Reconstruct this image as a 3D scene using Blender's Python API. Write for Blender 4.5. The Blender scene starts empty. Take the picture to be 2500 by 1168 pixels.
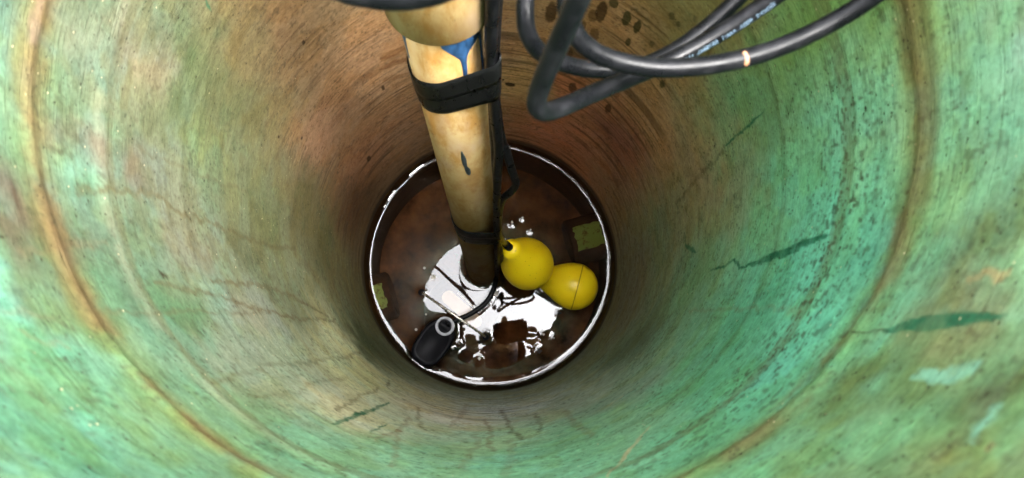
import bpy, bmesh, math, random
import numpy as np
from mathutils import Vector, Matrix

random.seed(7)
S = bpy.context.scene
COL = S.collection
R = 0.2286                 # inner radius of the basin
ZC = 0.12                  # lens height above the ground
ZW = ZC - 1.2410           # water level
ZRING = ZC - 0.335         # rusty joint
FLOOR = ZW - 0.20
RIM = 0.0

# ------------------------------------------------------------------ camera
cam_d = bpy.data.cameras.new('camera')
cam = bpy.data.objects.new('camera', cam_d)
COL.objects.link(cam)
S.camera = cam
CAM = Vector((0.00447, -0.1427, ZC))
M3 = Matrix.Rotation(-0.02855, 3, 'Y') @ Matrix.Rotation(0.1489, 3, 'X')
cam.matrix_world = Matrix.Translation(CAM) @ M3.to_4x4()
F = 1667.0                 # focal length in pixels of the 2500 px wide photograph
cam_d.sensor_width = 36.0
cam_d.lens = 36.0 * F / 2500.0
cam_d.clip_start = 0.005
cam_d.clip_end = 500.0
cam_d.dof.use_dof = True
cam_d.dof.focus_distance = 0.95
cam_d.dof.aperture_fstop = 13.0

# ------------------------------------------------------------------ sky, sun, exposure
SUN_EL, SUN_AZ = math.radians(62), math.radians(106)     # azimuth clockwise from +Y
w = bpy.data.worlds.new('World')
S.world = w
w.use_nodes = True
nt = w.node_tree
bg = nt.nodes['Background']
sky = nt.nodes.new('ShaderNodeTexSky')
sky.sky_type = 'NISHITA'
sky.sun_disc = False
sky.sun_elevation = SUN_EL
sky.sun_rotation = SUN_AZ
sky.air_density = 1.0
sky.dust_density = 4.0
hs = nt.nodes.new('ShaderNodeHueSaturation')             # overcast: nearly colourless cloud light
hs.inputs['Saturation'].default_value = 0.16
nt.links.new(sky.outputs[0], hs.inputs['Color'])
# standard overcast law: the cloud cover is three times brighter overhead than at the horizon
tcw = nt.nodes.new('ShaderNodeTexCoord'); sep = nt.nodes.new('ShaderNodeSeparateXYZ'); mr = nt.nodes.new('ShaderNodeMapRange')
nt.links.new(tcw.outputs['Generated'], sep.inputs[0]); nt.links.new(sep.outputs['Z'], mr.inputs['Value'])
mr.inputs['From Min'].default_value = 0.0; mr.inputs['From Max'].default_value = 1.0
mr.inputs['To Min'].default_value = 0.5; mr.inputs['To Max'].default_value = 1.5
mxw = nt.nodes.new('ShaderNodeMix'); mxw.data_type = 'RGBA'; mxw.blend_type = 'MULTIPLY'; mxw.inputs[0].default_value = 1.0
nt.links.new(hs.outputs[0], mxw.inputs[6]); nt.links.new(mr.outputs[0], mxw.inputs[7])
nt.links.new(mxw.outputs[2], bg.inputs['Color'])
bg.inputs['Strength'].default_value = 0.15

sun_d = bpy.data.lights.new('sun', 'SUN')
sun_d.energy = 0.5
sun_d.angle = math.radians(24)
sun_d.color = (1.0, 0.96, 0.9)
sun = bpy.data.objects.new('sun', sun_d)
COL.objects.link(sun)
sd = Vector((math.sin(SUN_AZ) * math.cos(SUN_EL), math.cos(SUN_AZ) * math.cos(SUN_EL), math.sin(SUN_EL)))
sun.rotation_euler = sd.to_track_quat('Z', 'Y').to_euler()
sun.location = sd * 5

S.view_settings.view_transform = 'Standard'
S.view_settings.look = 'None'
S.view_settings.gamma = 1.0
S.view_settings.use_curve_mapping = False
S.view_settings.exposure = 4.2
S.cycles.use_denoising = True
S.cycles.denoising_prefilter = 'ACCURATE'
S.cycles.max_bounces = 8
S.cycles.diffuse_bounces = 4
S.cycles.use_adaptive_sampling = True
S.cycles.adaptive_threshold = 0.02
S.cycles.transparent_max_bounces = 12
S.cycles.sample_clamp_indirect = 6.0

# ------------------------------------------------------------------ pixel of the photograph -> place in the basin
def ray(px, py):
    return M3 @ Vector(((px - 1250) / F, -(py - 584) / F, -1.0))
def PZ(px, py, z):                       # on the level z
    d = ray(px, py); t = (z - CAM.z) / d.z
    return CAM + d * t
def PD(px, py, dep):                     # at the distance dep in front of the lens
    return CAM + ray(px, py) * dep
def PW(px, py):                          # on the wall: angle, height
    d = ray(px, py)
    a = d.x * d.x + d.y * d.y; b = CAM.x * d.x + CAM.y * d.y; c = CAM.x ** 2 + CAM.y ** 2 - R * R
    t = (-b + math.sqrt(max(b * b - a * c, 0))) / a
    p = CAM + d * t
    return math.atan2(p.y, p.x), p.z
def PROJ(p):
    q = M3.transposed() @ (Vector(p) - CAM)
    return 1250 + F * q.x / -q.z, 584 - F * q.y / -q.z, -q.z

# ------------------------------------------------------------------ helpers
def obj(name, me, mat=None, parent=None, smooth=True):
    if isinstance(me, bmesh.types.BMesh):
        m = bpy.data.meshes.new(name); me.to_mesh(m); me.free(); me = m
    o = bpy.data.objects.new(name, me)
    COL.objects.link(o)
    if mat: me.materials.append(mat)
    if parent: o.parent = parent
    if smooth:
        me.polygons.foreach_set('use_smooth', [True] * len(me.polygons))
    return o
def empty(name, loc=(0, 0, 0)):
    o = bpy.data.objects.new(name, None); COL.objects.link(o); o.location = loc
    o.empty_display_size = 0.05
    return o
def keep(o, parent):                     # parent built in world space
    o.parent = parent
    o.matrix_parent_inverse = Matrix.Translation(-parent.location)
    return o
def tag(o, label, cat, group=None):
    o['label'] = label; o['category'] = cat
    if group: o['group'] = group
    return o
def spline(pts, n=14):
    pts = [Vector(p) for p in pts]
    P = [pts[0] * 2 - pts[1]] + pts + [pts[-1] * 2 - pts[-2]]
    out = []
    for i in range(1, len(P) - 2):
        a, b, c, d = P[i - 1], P[i], P[i + 1], P[i + 2]
        for k in range(n):
            t = k / n
            out.append(0.5 * ((2 * b) + (c - a) * t + (2 * a - 5 * b + 4 * c - d) * t * t + (3 * b - a - 3 * c + d) * t ** 3))
    out.append(pts[-1])
    return out
def frames(path):
    T = []
    for i in range(len(path)):
        a = path[max(i - 1, 0)]; b = path[min(i + 1, len(path) - 1)]
        T.append((b - a).normalized())
    n = T[0].orthogonal().normalized()
    out = []
    for i, t in enumerate(T):
        n = (n - t * n.dot(t)).normalized()
        out.append((t, n, t.cross(n)))
    return out
def tube(path, r, seg=16, caps=True):
    fr = frames(path)
    bm = bmesh.new(); rings = []
    for i, p in enumerate(path):
        rr = r(i / (len(path) - 1)) if callable(r) else r
        t, n, b = fr[i]
        rings.append([bm.verts.new(p + (n * math.cos(2 * math.pi * k / seg) + b * math.sin(2 * math.pi * k / seg)) * rr) for k in range(seg)])
    for a, b in zip(rings, rings[1:]):
        for k in range(seg):
            bm.faces.new((a[k], a[(k + 1) % seg], b[(k + 1) % seg], b[k]))
    if caps:
        bm.faces.new(rings[0][::-1]); bm.faces.new(rings[-1])
    return bm
def lathe(prof, axis_o, axis_d, seg=48, up=None):
    """prof: (along, radius) pairs turned about the axis"""
    d = Vector(axis_d).normalized(); n = d.orthogonal().normalized(); b = d.cross(n)
    o = Vector(axis_o); bm = bmesh.new(); rings = []
    for s, r in prof:
        if r < 1e-6:
            rings.append([bm.verts.new(o + d * s)])
        else:
            rings.append([bm.verts.new(o + d * s + (n * math.cos(2 * math.pi * k / seg) + b * math.sin(2 * math.pi * k / seg)) * r) for k in range(seg)])
    for A, B in zip(rings, rings[1:]):
        for k in range(seg):
            k2 = (k + 1) % seg
            if len(A) == 1 and len(B) == 1: continue
            if len(A) == 1: bm.faces.new((A[0], B[k2], B[k]))
            elif len(B) == 1: bm.faces.new((A[k], A[k2], B[0]))
            else: bm.faces.new((A[k], A[k2], B[k2], B[k]))
    bmesh.ops.recalc_face_normals(bm, faces=bm.faces)
    return bm

# ------------------------------------------------------------------ materials
def lin(c):
    return tuple(((v / 255) / 12.92 if v / 255 <= 0.04045 else ((v / 255 + 0.055) / 1.055) ** 2.4) for v in c)
class Mat:
    def __init__(s, name, rough=0.5, spec=0.5):
        s.m = bpy.data.materials.new(name); s.m.use_nodes = True
        s.nt = s.m.node_tree; s.n = s.nt.nodes; s.l = s.nt.links
        s.b = s.n['Principled BSDF']; s.b.inputs['Roughness'].default_value = rough
        s.b.inputs['Specular IOR Level'].default_value = spec
        s.tc = s.n.new('ShaderNodeTexCoord')
    def mapped(s, scale, src='Object', rot=(0, 0, 0)):
        mp = s.n.new('ShaderNodeMapping'); mp.inputs['Scale'].default_value = scale; mp.inputs['Rotation'].default_value = rot
        s.l.new(s.tc.outputs[src], mp.inputs['Vector']); return mp.outputs[0]
    def noise(s, scale=(1, 1, 1), detail=5, rough=0.6, src='Object', dist=0.0):
        t = s.n.new('ShaderNodeTexNoise'); t.inputs['Scale'].default_value = 1
        t.inputs['Detail'].default_value = detail; t.inputs['Roughness'].default_value = rough; t.inputs['Distortion'].default_value = dist
        s.l.new(s.mapped(scale, src), t.inputs['Vector']); return t.outputs['Fac']
    def voro(s, scale, src='Object', feature='F1', rnd=1.0):
        t = s.n.new('ShaderNodeTexVoronoi'); t.inputs['Scale'].default_value = 1; t.feature = feature
        t.inputs['Randomness'].default_value = rnd
        s.l.new(s.mapped(scale, src), t.inputs['Vector']); return t
    def ramp(s, fac, stops, interp='LINEAR'):
        r = s.n.new('ShaderNodeValToRGB'); r.color_ramp.interpolation = interp
        e = r.color_ramp.elements
        while len(e) < len(stops): e.new(0.5)
        for el, (p, c) in zip(e, stops):
            el.position = p; el.color = (c, c, c, 1) if isinstance(c, (int, float)) else (*c, 1)
        s.l.new(fac, r.inputs['Fac']); return r.outputs['Color']
    def mix(s, a, b, fac, mode='MIX'):
        x = s.n.new('ShaderNodeMix'); x.data_type = 'RGBA'; x.blend_type = mode
        for i, v in ((6, a), (7, b)):
            if isinstance(v, tuple): x.inputs[i].default_value = (*v, 1)
            else: s.l.new(v, x.inputs[i])
        if isinstance(fac, (int, float)): x.inputs[0].default_value = fac
        else: s.l.new(fac, x.inputs[0])
        return x.outputs[2]
    def math(s, op, a, b=None):
        x = s.n.new('ShaderNodeMath'); x.operation = op
        for i, v in ((0, a), (1, b)):
            if v is None: continue
            if isinstance(v, (int, float)): x.inputs[i].default_value = v
            else: s.l.new(v, x.inputs[i])
        return x.outputs[0]
    def color(s, c):
        if isinstance(c, tuple): s.b.inputs['Base Color'].default_value = (*c, 1)
        else: s.l.new(c, s.b.inputs['Base Color'])
    def rough(s, v): s.l.new(v, s.b.inputs['Roughness'])
    def bump(s, h, strength=0.3, dist=0.001):
        b = s.n.new('ShaderNodeBump'); b.inputs['Strength'].default_value = strength; b.inputs['Distance'].default_value = dist
        s.l.new(h, b.inputs['Height']); s.l.new(b.outputs[0], s.b.inputs['Normal']); return b

def m_wall():
    m = Mat('stained_fiberglass', 0.8, 0.06)
    at = m.n.new('ShaderNodeVertexColor'); at.layer_name = 'stain_and_shade'
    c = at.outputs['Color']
    # brushed grain that runs round the wall
    g1 = m.noise((240, 240, 380), 3, 0.75)
    c = m.mix(c, m.ramp(g1, [(0.28, 0.45), (0.5, 1.0), (0.72, 1.45)]), 0.48, 'MULTIPLY')
    g2 = m.noise((42, 42, 62), 4, 0.68)
    c = m.mix(c, m.ramp(g2, [(0.30, (0.66, 0.62, 0.54)), (0.48, (1, 1, 1)), (0.70, (1.16, 1.16, 1.12))]), 0.6, 'MULTIPLY')
    # hair-thin lines left by the winding, all the way round
    ln = m.noise((5, 5, 330), 2, 0.6)
    lw = m.ramp(ln, [(0.455, 0.0), (0.485, 1.0), (0.515, 0.0)])
    c = m.mix(c, (0.035, 0.028, 0.015), m.math('MULTIPLY', lw, 0.20))
    # dark pits, gathered in patches
    v = m.voro((185, 185, 235))
    pit = m.ramp(m.math('ADD', v.outputs['Distance'], m.math('MULTIPLY', g1, 0.35)), [(0.26, 1.0), (0.38, 0.0)])
    pit = m.math('MULTIPLY', pit, m.ramp(g2, [(0.42, 1.0), (0.58, 0.05)]))
    c = m.mix(c, (0.022, 0.018, 0.009), m.math('MULTIPLY', pit, 0.9))
    # tiny bright glints painted into the colour as pale specks
    v2 = m.voro((150, 150, 220))
    glint = m.ramp(v2.outputs['Distance'], [(0.07, 1.0), (0.12, 0.0)])
    glint = m.math('MULTIPLY', glint, m.ramp(v2.outputs['Color'], [(0.78, 0.0), (0.82, 1.0)]))
    c = m.mix(c, (0.55, 0.45, 0.28), m.math('MULTIPLY', glint, 0.85))
    m.color(c)
    m.rough(m.ramp(g2, [(0.3, 0.70), (0.7, 0.92)]))
    m.bump(m.math('ADD', m.math('ADD', g1, m.math('MULTIPLY', lw, -0.5)), m.math('MULTIPLY', pit, -0.9)), 0.5, 0.0010)
    return m.m
def m_plain(name, col, rough=0.5, spec=0.5, nscale=(60, 60, 60), var=0.25, bump=0.0, bscale=(400, 400, 400), metal=0.0):
    m = Mat(name, rough, spec)
    n = m.noise(nscale, 5, 0.6)
    m.color(m.mix(col, m.ramp(n, [(0.3, 1 - var), (0.7, 1 + var)]), 1.0, 'MULTIPLY'))
    m.rough(m.ramp(n, [(0.3, max(rough - 0.1, 0.02)), (0.7, min(rough + 0.1, 1))]))
    m.b.inputs['Metallic'].default_value = metal
    if bump: m.bump(m.noise(bscale, 4, 0.6), bump, 0.0006)
    return m.m
def m_cable(name='black_rubber_jacket'):
    m = Mat(name, 0.42, 0.11)
    n = m.noise((90, 90, 90), 5, 0.65)
    dust = m.ramp(n, [(0.48, 0.0), (0.72, 1.0)])
    c = m.mix((0.0028, 0.0030, 0.0036), (0.016, 0.016, 0.018), m.math('MULTIPLY', dust, 0.55))
    m.color(c); m.rough(m.ramp(n, [(0.35, 0.24), (0.7, 0.46)]))
    m.bump(m.noise((500, 500, 500), 3, 0.6), 0.15, 0.0004)
    return m.m
def m_pipe():
    m = Mat('aged_pvc', 0.6, 0.18)
    base = m.ramp(m.noise((34, 34, 16), 5, 0.62), [(0.32, (0.23, 0.125, 0.040)), (0.46, (0.30, 0.195, 0.078)), (0.56, (0.34, 0.24, 0.108)), (0.70, (0.37, 0.28, 0.145))])
    st = m.ramp(m.noise((62, 62, 20), 5, 0.7, dist=0.3), [(0.47, 0.0), (0.62, 1.0)])
    c = m.mix(base, (0.235, 0.115, 0.022), m.math('MULTIPLY', st, 0.75))
    pk = m.ramp(m.noise((22, 22, 9), 3, 0.6), [(0.52, 0.0), (0.64, 1.0)])
    c = m.mix(c, (0.32, 0.23, 0.15), m.math('MULTIPLY', pk, 0.6))
    sp = m.ramp(m.noise((260, 260, 130), 4, 0.75), [(0.60, 0.0), (0.68, 1.0)])
    c = m.mix(c, (0.10, 0.055, 0.018), m.math('MULTIPLY', m.math('MULTIPLY', sp, st), 0.9))
    # slime that climbs a hand's breadth above the water
    sx = m.n.new('ShaderNodeSeparateXYZ'); m.l.new(m.tc.outputs['Object'], sx.inputs[0])
    zz = m.math('ADD', sx.outputs['Z'], m.math('MULTIPLY', m.noise((30, 30, 12), 4, 0.6), 0.10))
    slime = m.ramp(m.math('MULTIPLY', m.math('ADD', zz, -ZW), 8.0), [(0.45, 1.0), (1.0, 0.0)])
    c = m.mix(c, (0.24, 0.14, 0.06), m.math('MULTIPLY', slime, 0.12))
    m.color(c)
    m.bump(m.noise((300, 300, 120), 4, 0.6), 0.12, 0.0006)
    return m.m
def m_water():
    m = bpy.data.materials.new('still_water'); m.use_nodes = True
    nt = m.node_tree; n = nt.nodes; l = nt.links
    n.remove(n['Principled BSDF'])
    out = n['Material Output']
    tr = n.new('ShaderNodeBsdfTransparent'); tr.inputs['Color'].default_value = (0.70, 0.56, 0.42, 1)
    gl = n.new('ShaderNodeBsdfGlossy'); gl.inputs['Roughness'].default_value = 0.0; gl.inputs['Color'].default_value = (1, 1, 1, 1)
    fr = n.new('ShaderNodeFresnel'); fr.inputs['IOR'].default_value = 1.50
    mx = n.new('ShaderNodeMixShader')
    l.new(fr.outputs[0], mx.inputs[0]); l.new(tr.outputs[0], mx.inputs[1]); l.new(gl.outputs[0], mx.inputs[2])
    l.new(mx.outputs[0], out.inputs['Surface'])
    return m
MW = m_wall(); MC = m_cable(); MP = m_pipe(); MWA = m_water()
M_TAPE = m_plain('black_vinyl_tape', (0.0055, 0.0058, 0.006), 0.32, 0.08, (120, 120, 40), 0.3, 0.12, (250, 250, 250))
def m_float():
    m = Mat('yellow_float_plastic', 0.40, 0.4)
    n = m.noise((24, 24, 24), 4, 0.6)
    c = m.ramp(n, [(0.3, (0.97, 0.66, 0.008)), (0.7, (0.99, 0.74, 0.012))])
    sc = m.ramp(m.noise((180, 180, 60), 5, 0.75, dist=1.5), [(0.62, 0.0), (0.72, 1.0)])
    c = m.mix(c, (0.42, 0.27, 0.02), m.math('MULTIPLY', sc, 0.55))
    v = m.voro((150, 150, 150)); d = m.ramp(v.outputs['Distance'], [(0.06, 1.0), (0.14, 0.0)])
    d = m.math('MULTIPLY', d, m.ramp(n, [(0.5, 0.0), (0.6, 1.0)]))
    c = m.mix(c, (0.16, 0.09, 0.02), m.math('MULTIPLY', d, 0.8))
    m.color(c); m.rough(m.ramp(sc, [(0.0, 0.34), (1.0, 0.6)]))
    m.bump(m.noise((260, 260, 260), 4, 0.6), 0.08, 0.0005)
    return m.m
M_YEL = m_float()
M_SEAM = m_plain('dark_yellow_seam', (0.45, 0.29, 0.01), 0.5, 0.3)
M_BLK = m_plain('black_plastic', (0.008, 0.008, 0.010), 0.42, 0.08, (80, 80, 80), 0.3, 0.08)
M_GREYRING = m_plain('grey_gland_nut', (0.42, 0.42, 0.46), 0.3, 0.5, (100, 100, 100), 0.15)
M_STEEL = m_plain('stainless_rod', (0.62, 0.57, 0.50), 0.28, 0.5, (80, 80, 80), 0.1, metal=0.85)
M_CAST = m_plain('dark_cast_iron', (0.055, 0.038, 0.028), 0.55, 0.0, (50, 50, 50), 0.4, 0.3, (150, 150, 150))
M_WHITE = m_plain('white_nameplate', (0.80, 0.80, 0.78), 0.4, 0.0, (60, 60, 60), 0.06)
M_SLUDGE = m_plain('brown_sludge', (0.125, 0.068, 0.035), 0.7, 0.0, (22, 22, 22), 0.8, 0.6, (70, 70, 70))
M_STUB = m_plain('rust_brown_hub', (0.050, 0.030, 0.019), 0.6, 0.0, (40, 40, 40), 0.45, 0.4, (150, 150, 150))
def m_hubpaint():
    m = Mat('worn_green_hub_paint', 0.6, 0.0)
    w_ = m.ramp(m.noise((75, 75, 75), 5, 0.75), [(0.52, 0.0), (0.62, 1.0)])
    c = m.mix((0.20, 0.40, 0.10), (0.28, 0.46, 0.17), m.noise((30, 30, 30), 3, 0.6))
    m.color(m.mix(c, (0.10, 0.06, 0.03), m.math('MULTIPLY', w_, 0.8)))
    return m.m
M_GREEN = m_hubpaint()
M_BLUE = m_plain('blue_pipe_cement', (0.022, 0.065, 0.155), 0.4, 0.25, (140, 140, 60), 0.7)
M_SLATE = m_plain('slate_dried_glue', (0.035, 0.048, 0.055), 0.4, 0.4, (90, 90, 90), 0.3)
M_PRINT = m_plain('pale_blue_print', (0.13, 0.19, 0.25), 0.5, 0.3)
M_TAN = m_plain('tan_glue_blob', (0.22, 0.11, 0.055), 0.5, 0.3)
M_CRUMB = m_plain('pale_foam_and_glint', (0.62, 0.56, 0.48), 0.5, 0.4)
M_CRUMBD = m_plain('dark_leaf_crumb', (0.03, 0.022, 0.015), 0.6, 0.3)
M_SOIL = m_plain('grassy_soil', (0.09, 0.085, 0.045), 0.9, 0.2, (9, 9, 9), 0.5, 0.5, (60, 60, 60))
M_CLOTH = m_plain('dark_work_shirt', (0.035, 0.04, 0.05), 0.85, 0.2, (40, 40, 40), 0.25, 0.3, (300, 300, 300))
M_TROUS = m_plain('dark_work_trousers', (0.03, 0.032, 0.04), 0.85, 0.2, (40, 40, 40), 0.25)
M_SKIN = m_plain('skin', (0.46, 0.27, 0.19), 0.5, 0.4, (40, 40, 40), 0.08)
M_CAP = m_plain('dark_cap_cloth', (0.03, 0.03, 0.035), 0.8, 0.2)

# ------------------------------------------------------------------ ground
def annulus(r0, r1, z, seg=96, rings=10):
    bm = bmesh.new(); rr = [r0 * (r1 / r0) ** (i / rings) for i in range(rings + 1)]
    V = [[bm.verts.new((r * math.cos(2 * math.pi * k / seg), r * math.sin(2 * math.pi * k / seg), z)) for k in range(seg)] for r in rr]
    for A, B in zip(V, V[1:]):
        for k in range(seg):
            bm.faces.new((A[k], B[k], B[(k + 1) % seg], A[(k + 1) % seg]))
    return bm
g = obj('ground', annulus(R + 0.012, 200.0, -0.03), M_SOIL)
g['kind'] = 'structure'

# ------------------------------------------------------------------ basin wall: stains and leftover light and shade painted on a fine grid of the surface itself
#STAINS_AND_SHADE_BEGIN
ZONES = [  # wall's own stains plus some of the light and shade falling on it
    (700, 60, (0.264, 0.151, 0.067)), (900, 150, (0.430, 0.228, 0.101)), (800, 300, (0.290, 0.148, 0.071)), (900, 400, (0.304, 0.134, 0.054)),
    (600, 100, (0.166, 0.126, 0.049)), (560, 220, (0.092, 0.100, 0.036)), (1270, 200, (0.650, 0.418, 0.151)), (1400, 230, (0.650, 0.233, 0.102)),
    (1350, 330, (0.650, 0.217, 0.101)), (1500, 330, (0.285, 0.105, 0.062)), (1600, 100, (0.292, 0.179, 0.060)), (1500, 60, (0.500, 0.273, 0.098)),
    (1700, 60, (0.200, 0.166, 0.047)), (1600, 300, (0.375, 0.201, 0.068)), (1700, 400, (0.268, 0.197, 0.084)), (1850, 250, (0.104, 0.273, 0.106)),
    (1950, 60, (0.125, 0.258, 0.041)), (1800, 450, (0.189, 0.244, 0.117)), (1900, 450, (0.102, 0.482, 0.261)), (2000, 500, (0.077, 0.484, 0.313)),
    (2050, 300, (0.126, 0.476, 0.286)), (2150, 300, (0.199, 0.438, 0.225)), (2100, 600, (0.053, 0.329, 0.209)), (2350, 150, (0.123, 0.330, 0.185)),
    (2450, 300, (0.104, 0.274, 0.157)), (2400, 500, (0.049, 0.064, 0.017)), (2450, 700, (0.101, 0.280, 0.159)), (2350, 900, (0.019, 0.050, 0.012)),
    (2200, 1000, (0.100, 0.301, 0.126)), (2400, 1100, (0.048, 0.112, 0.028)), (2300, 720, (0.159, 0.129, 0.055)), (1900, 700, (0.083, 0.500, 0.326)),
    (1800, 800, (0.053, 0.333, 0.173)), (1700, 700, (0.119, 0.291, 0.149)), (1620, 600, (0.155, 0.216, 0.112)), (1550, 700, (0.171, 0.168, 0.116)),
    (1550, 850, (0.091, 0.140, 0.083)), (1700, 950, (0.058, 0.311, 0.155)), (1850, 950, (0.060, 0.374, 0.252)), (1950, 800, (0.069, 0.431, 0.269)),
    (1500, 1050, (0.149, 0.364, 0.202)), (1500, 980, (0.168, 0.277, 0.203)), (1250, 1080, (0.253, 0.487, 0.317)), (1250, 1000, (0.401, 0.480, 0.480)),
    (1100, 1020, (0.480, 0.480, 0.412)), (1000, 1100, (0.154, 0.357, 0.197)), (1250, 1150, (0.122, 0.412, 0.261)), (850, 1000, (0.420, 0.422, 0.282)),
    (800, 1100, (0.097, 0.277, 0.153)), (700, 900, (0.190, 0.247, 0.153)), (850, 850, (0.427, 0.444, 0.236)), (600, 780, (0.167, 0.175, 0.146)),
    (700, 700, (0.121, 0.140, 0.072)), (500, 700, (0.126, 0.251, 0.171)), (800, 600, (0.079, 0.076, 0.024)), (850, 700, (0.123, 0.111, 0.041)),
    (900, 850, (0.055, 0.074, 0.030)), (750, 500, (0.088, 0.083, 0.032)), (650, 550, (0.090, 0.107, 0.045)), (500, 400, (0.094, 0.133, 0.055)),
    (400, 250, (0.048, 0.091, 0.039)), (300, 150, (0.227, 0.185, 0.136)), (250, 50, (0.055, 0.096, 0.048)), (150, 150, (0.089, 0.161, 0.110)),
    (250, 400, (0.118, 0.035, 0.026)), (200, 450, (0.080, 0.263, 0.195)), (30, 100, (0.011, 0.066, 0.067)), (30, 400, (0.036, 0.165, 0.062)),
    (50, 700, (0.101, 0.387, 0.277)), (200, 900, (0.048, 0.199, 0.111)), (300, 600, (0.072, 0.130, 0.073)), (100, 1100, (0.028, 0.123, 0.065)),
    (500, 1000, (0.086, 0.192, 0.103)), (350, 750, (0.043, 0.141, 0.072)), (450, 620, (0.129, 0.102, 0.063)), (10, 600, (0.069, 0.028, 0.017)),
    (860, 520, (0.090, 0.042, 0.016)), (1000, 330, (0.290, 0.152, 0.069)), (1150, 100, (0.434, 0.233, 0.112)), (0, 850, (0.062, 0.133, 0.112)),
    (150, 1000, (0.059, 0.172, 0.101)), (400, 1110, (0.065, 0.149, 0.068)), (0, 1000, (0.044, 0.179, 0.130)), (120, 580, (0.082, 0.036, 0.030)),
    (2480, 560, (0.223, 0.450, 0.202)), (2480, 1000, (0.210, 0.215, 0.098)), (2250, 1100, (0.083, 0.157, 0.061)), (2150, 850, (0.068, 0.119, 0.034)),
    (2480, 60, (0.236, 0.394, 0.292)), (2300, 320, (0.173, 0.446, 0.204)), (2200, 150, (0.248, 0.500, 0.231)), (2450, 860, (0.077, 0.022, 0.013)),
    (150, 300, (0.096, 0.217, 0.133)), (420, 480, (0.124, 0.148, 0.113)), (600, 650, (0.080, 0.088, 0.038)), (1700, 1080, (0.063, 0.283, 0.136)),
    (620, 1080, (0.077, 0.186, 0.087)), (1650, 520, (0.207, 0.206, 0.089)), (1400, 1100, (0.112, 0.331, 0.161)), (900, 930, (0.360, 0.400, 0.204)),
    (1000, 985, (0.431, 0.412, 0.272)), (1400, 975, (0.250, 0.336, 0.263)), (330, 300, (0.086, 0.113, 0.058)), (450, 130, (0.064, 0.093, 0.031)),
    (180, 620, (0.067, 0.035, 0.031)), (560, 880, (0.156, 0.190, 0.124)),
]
RUN=(0.075,0.060,0.025); RUST=(0.14,0.085,0.042); EM=(0.006,0.085,0.042); DK=(0.03,0.022,0.01); PALE=(0.36,0.30,0.17)
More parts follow.
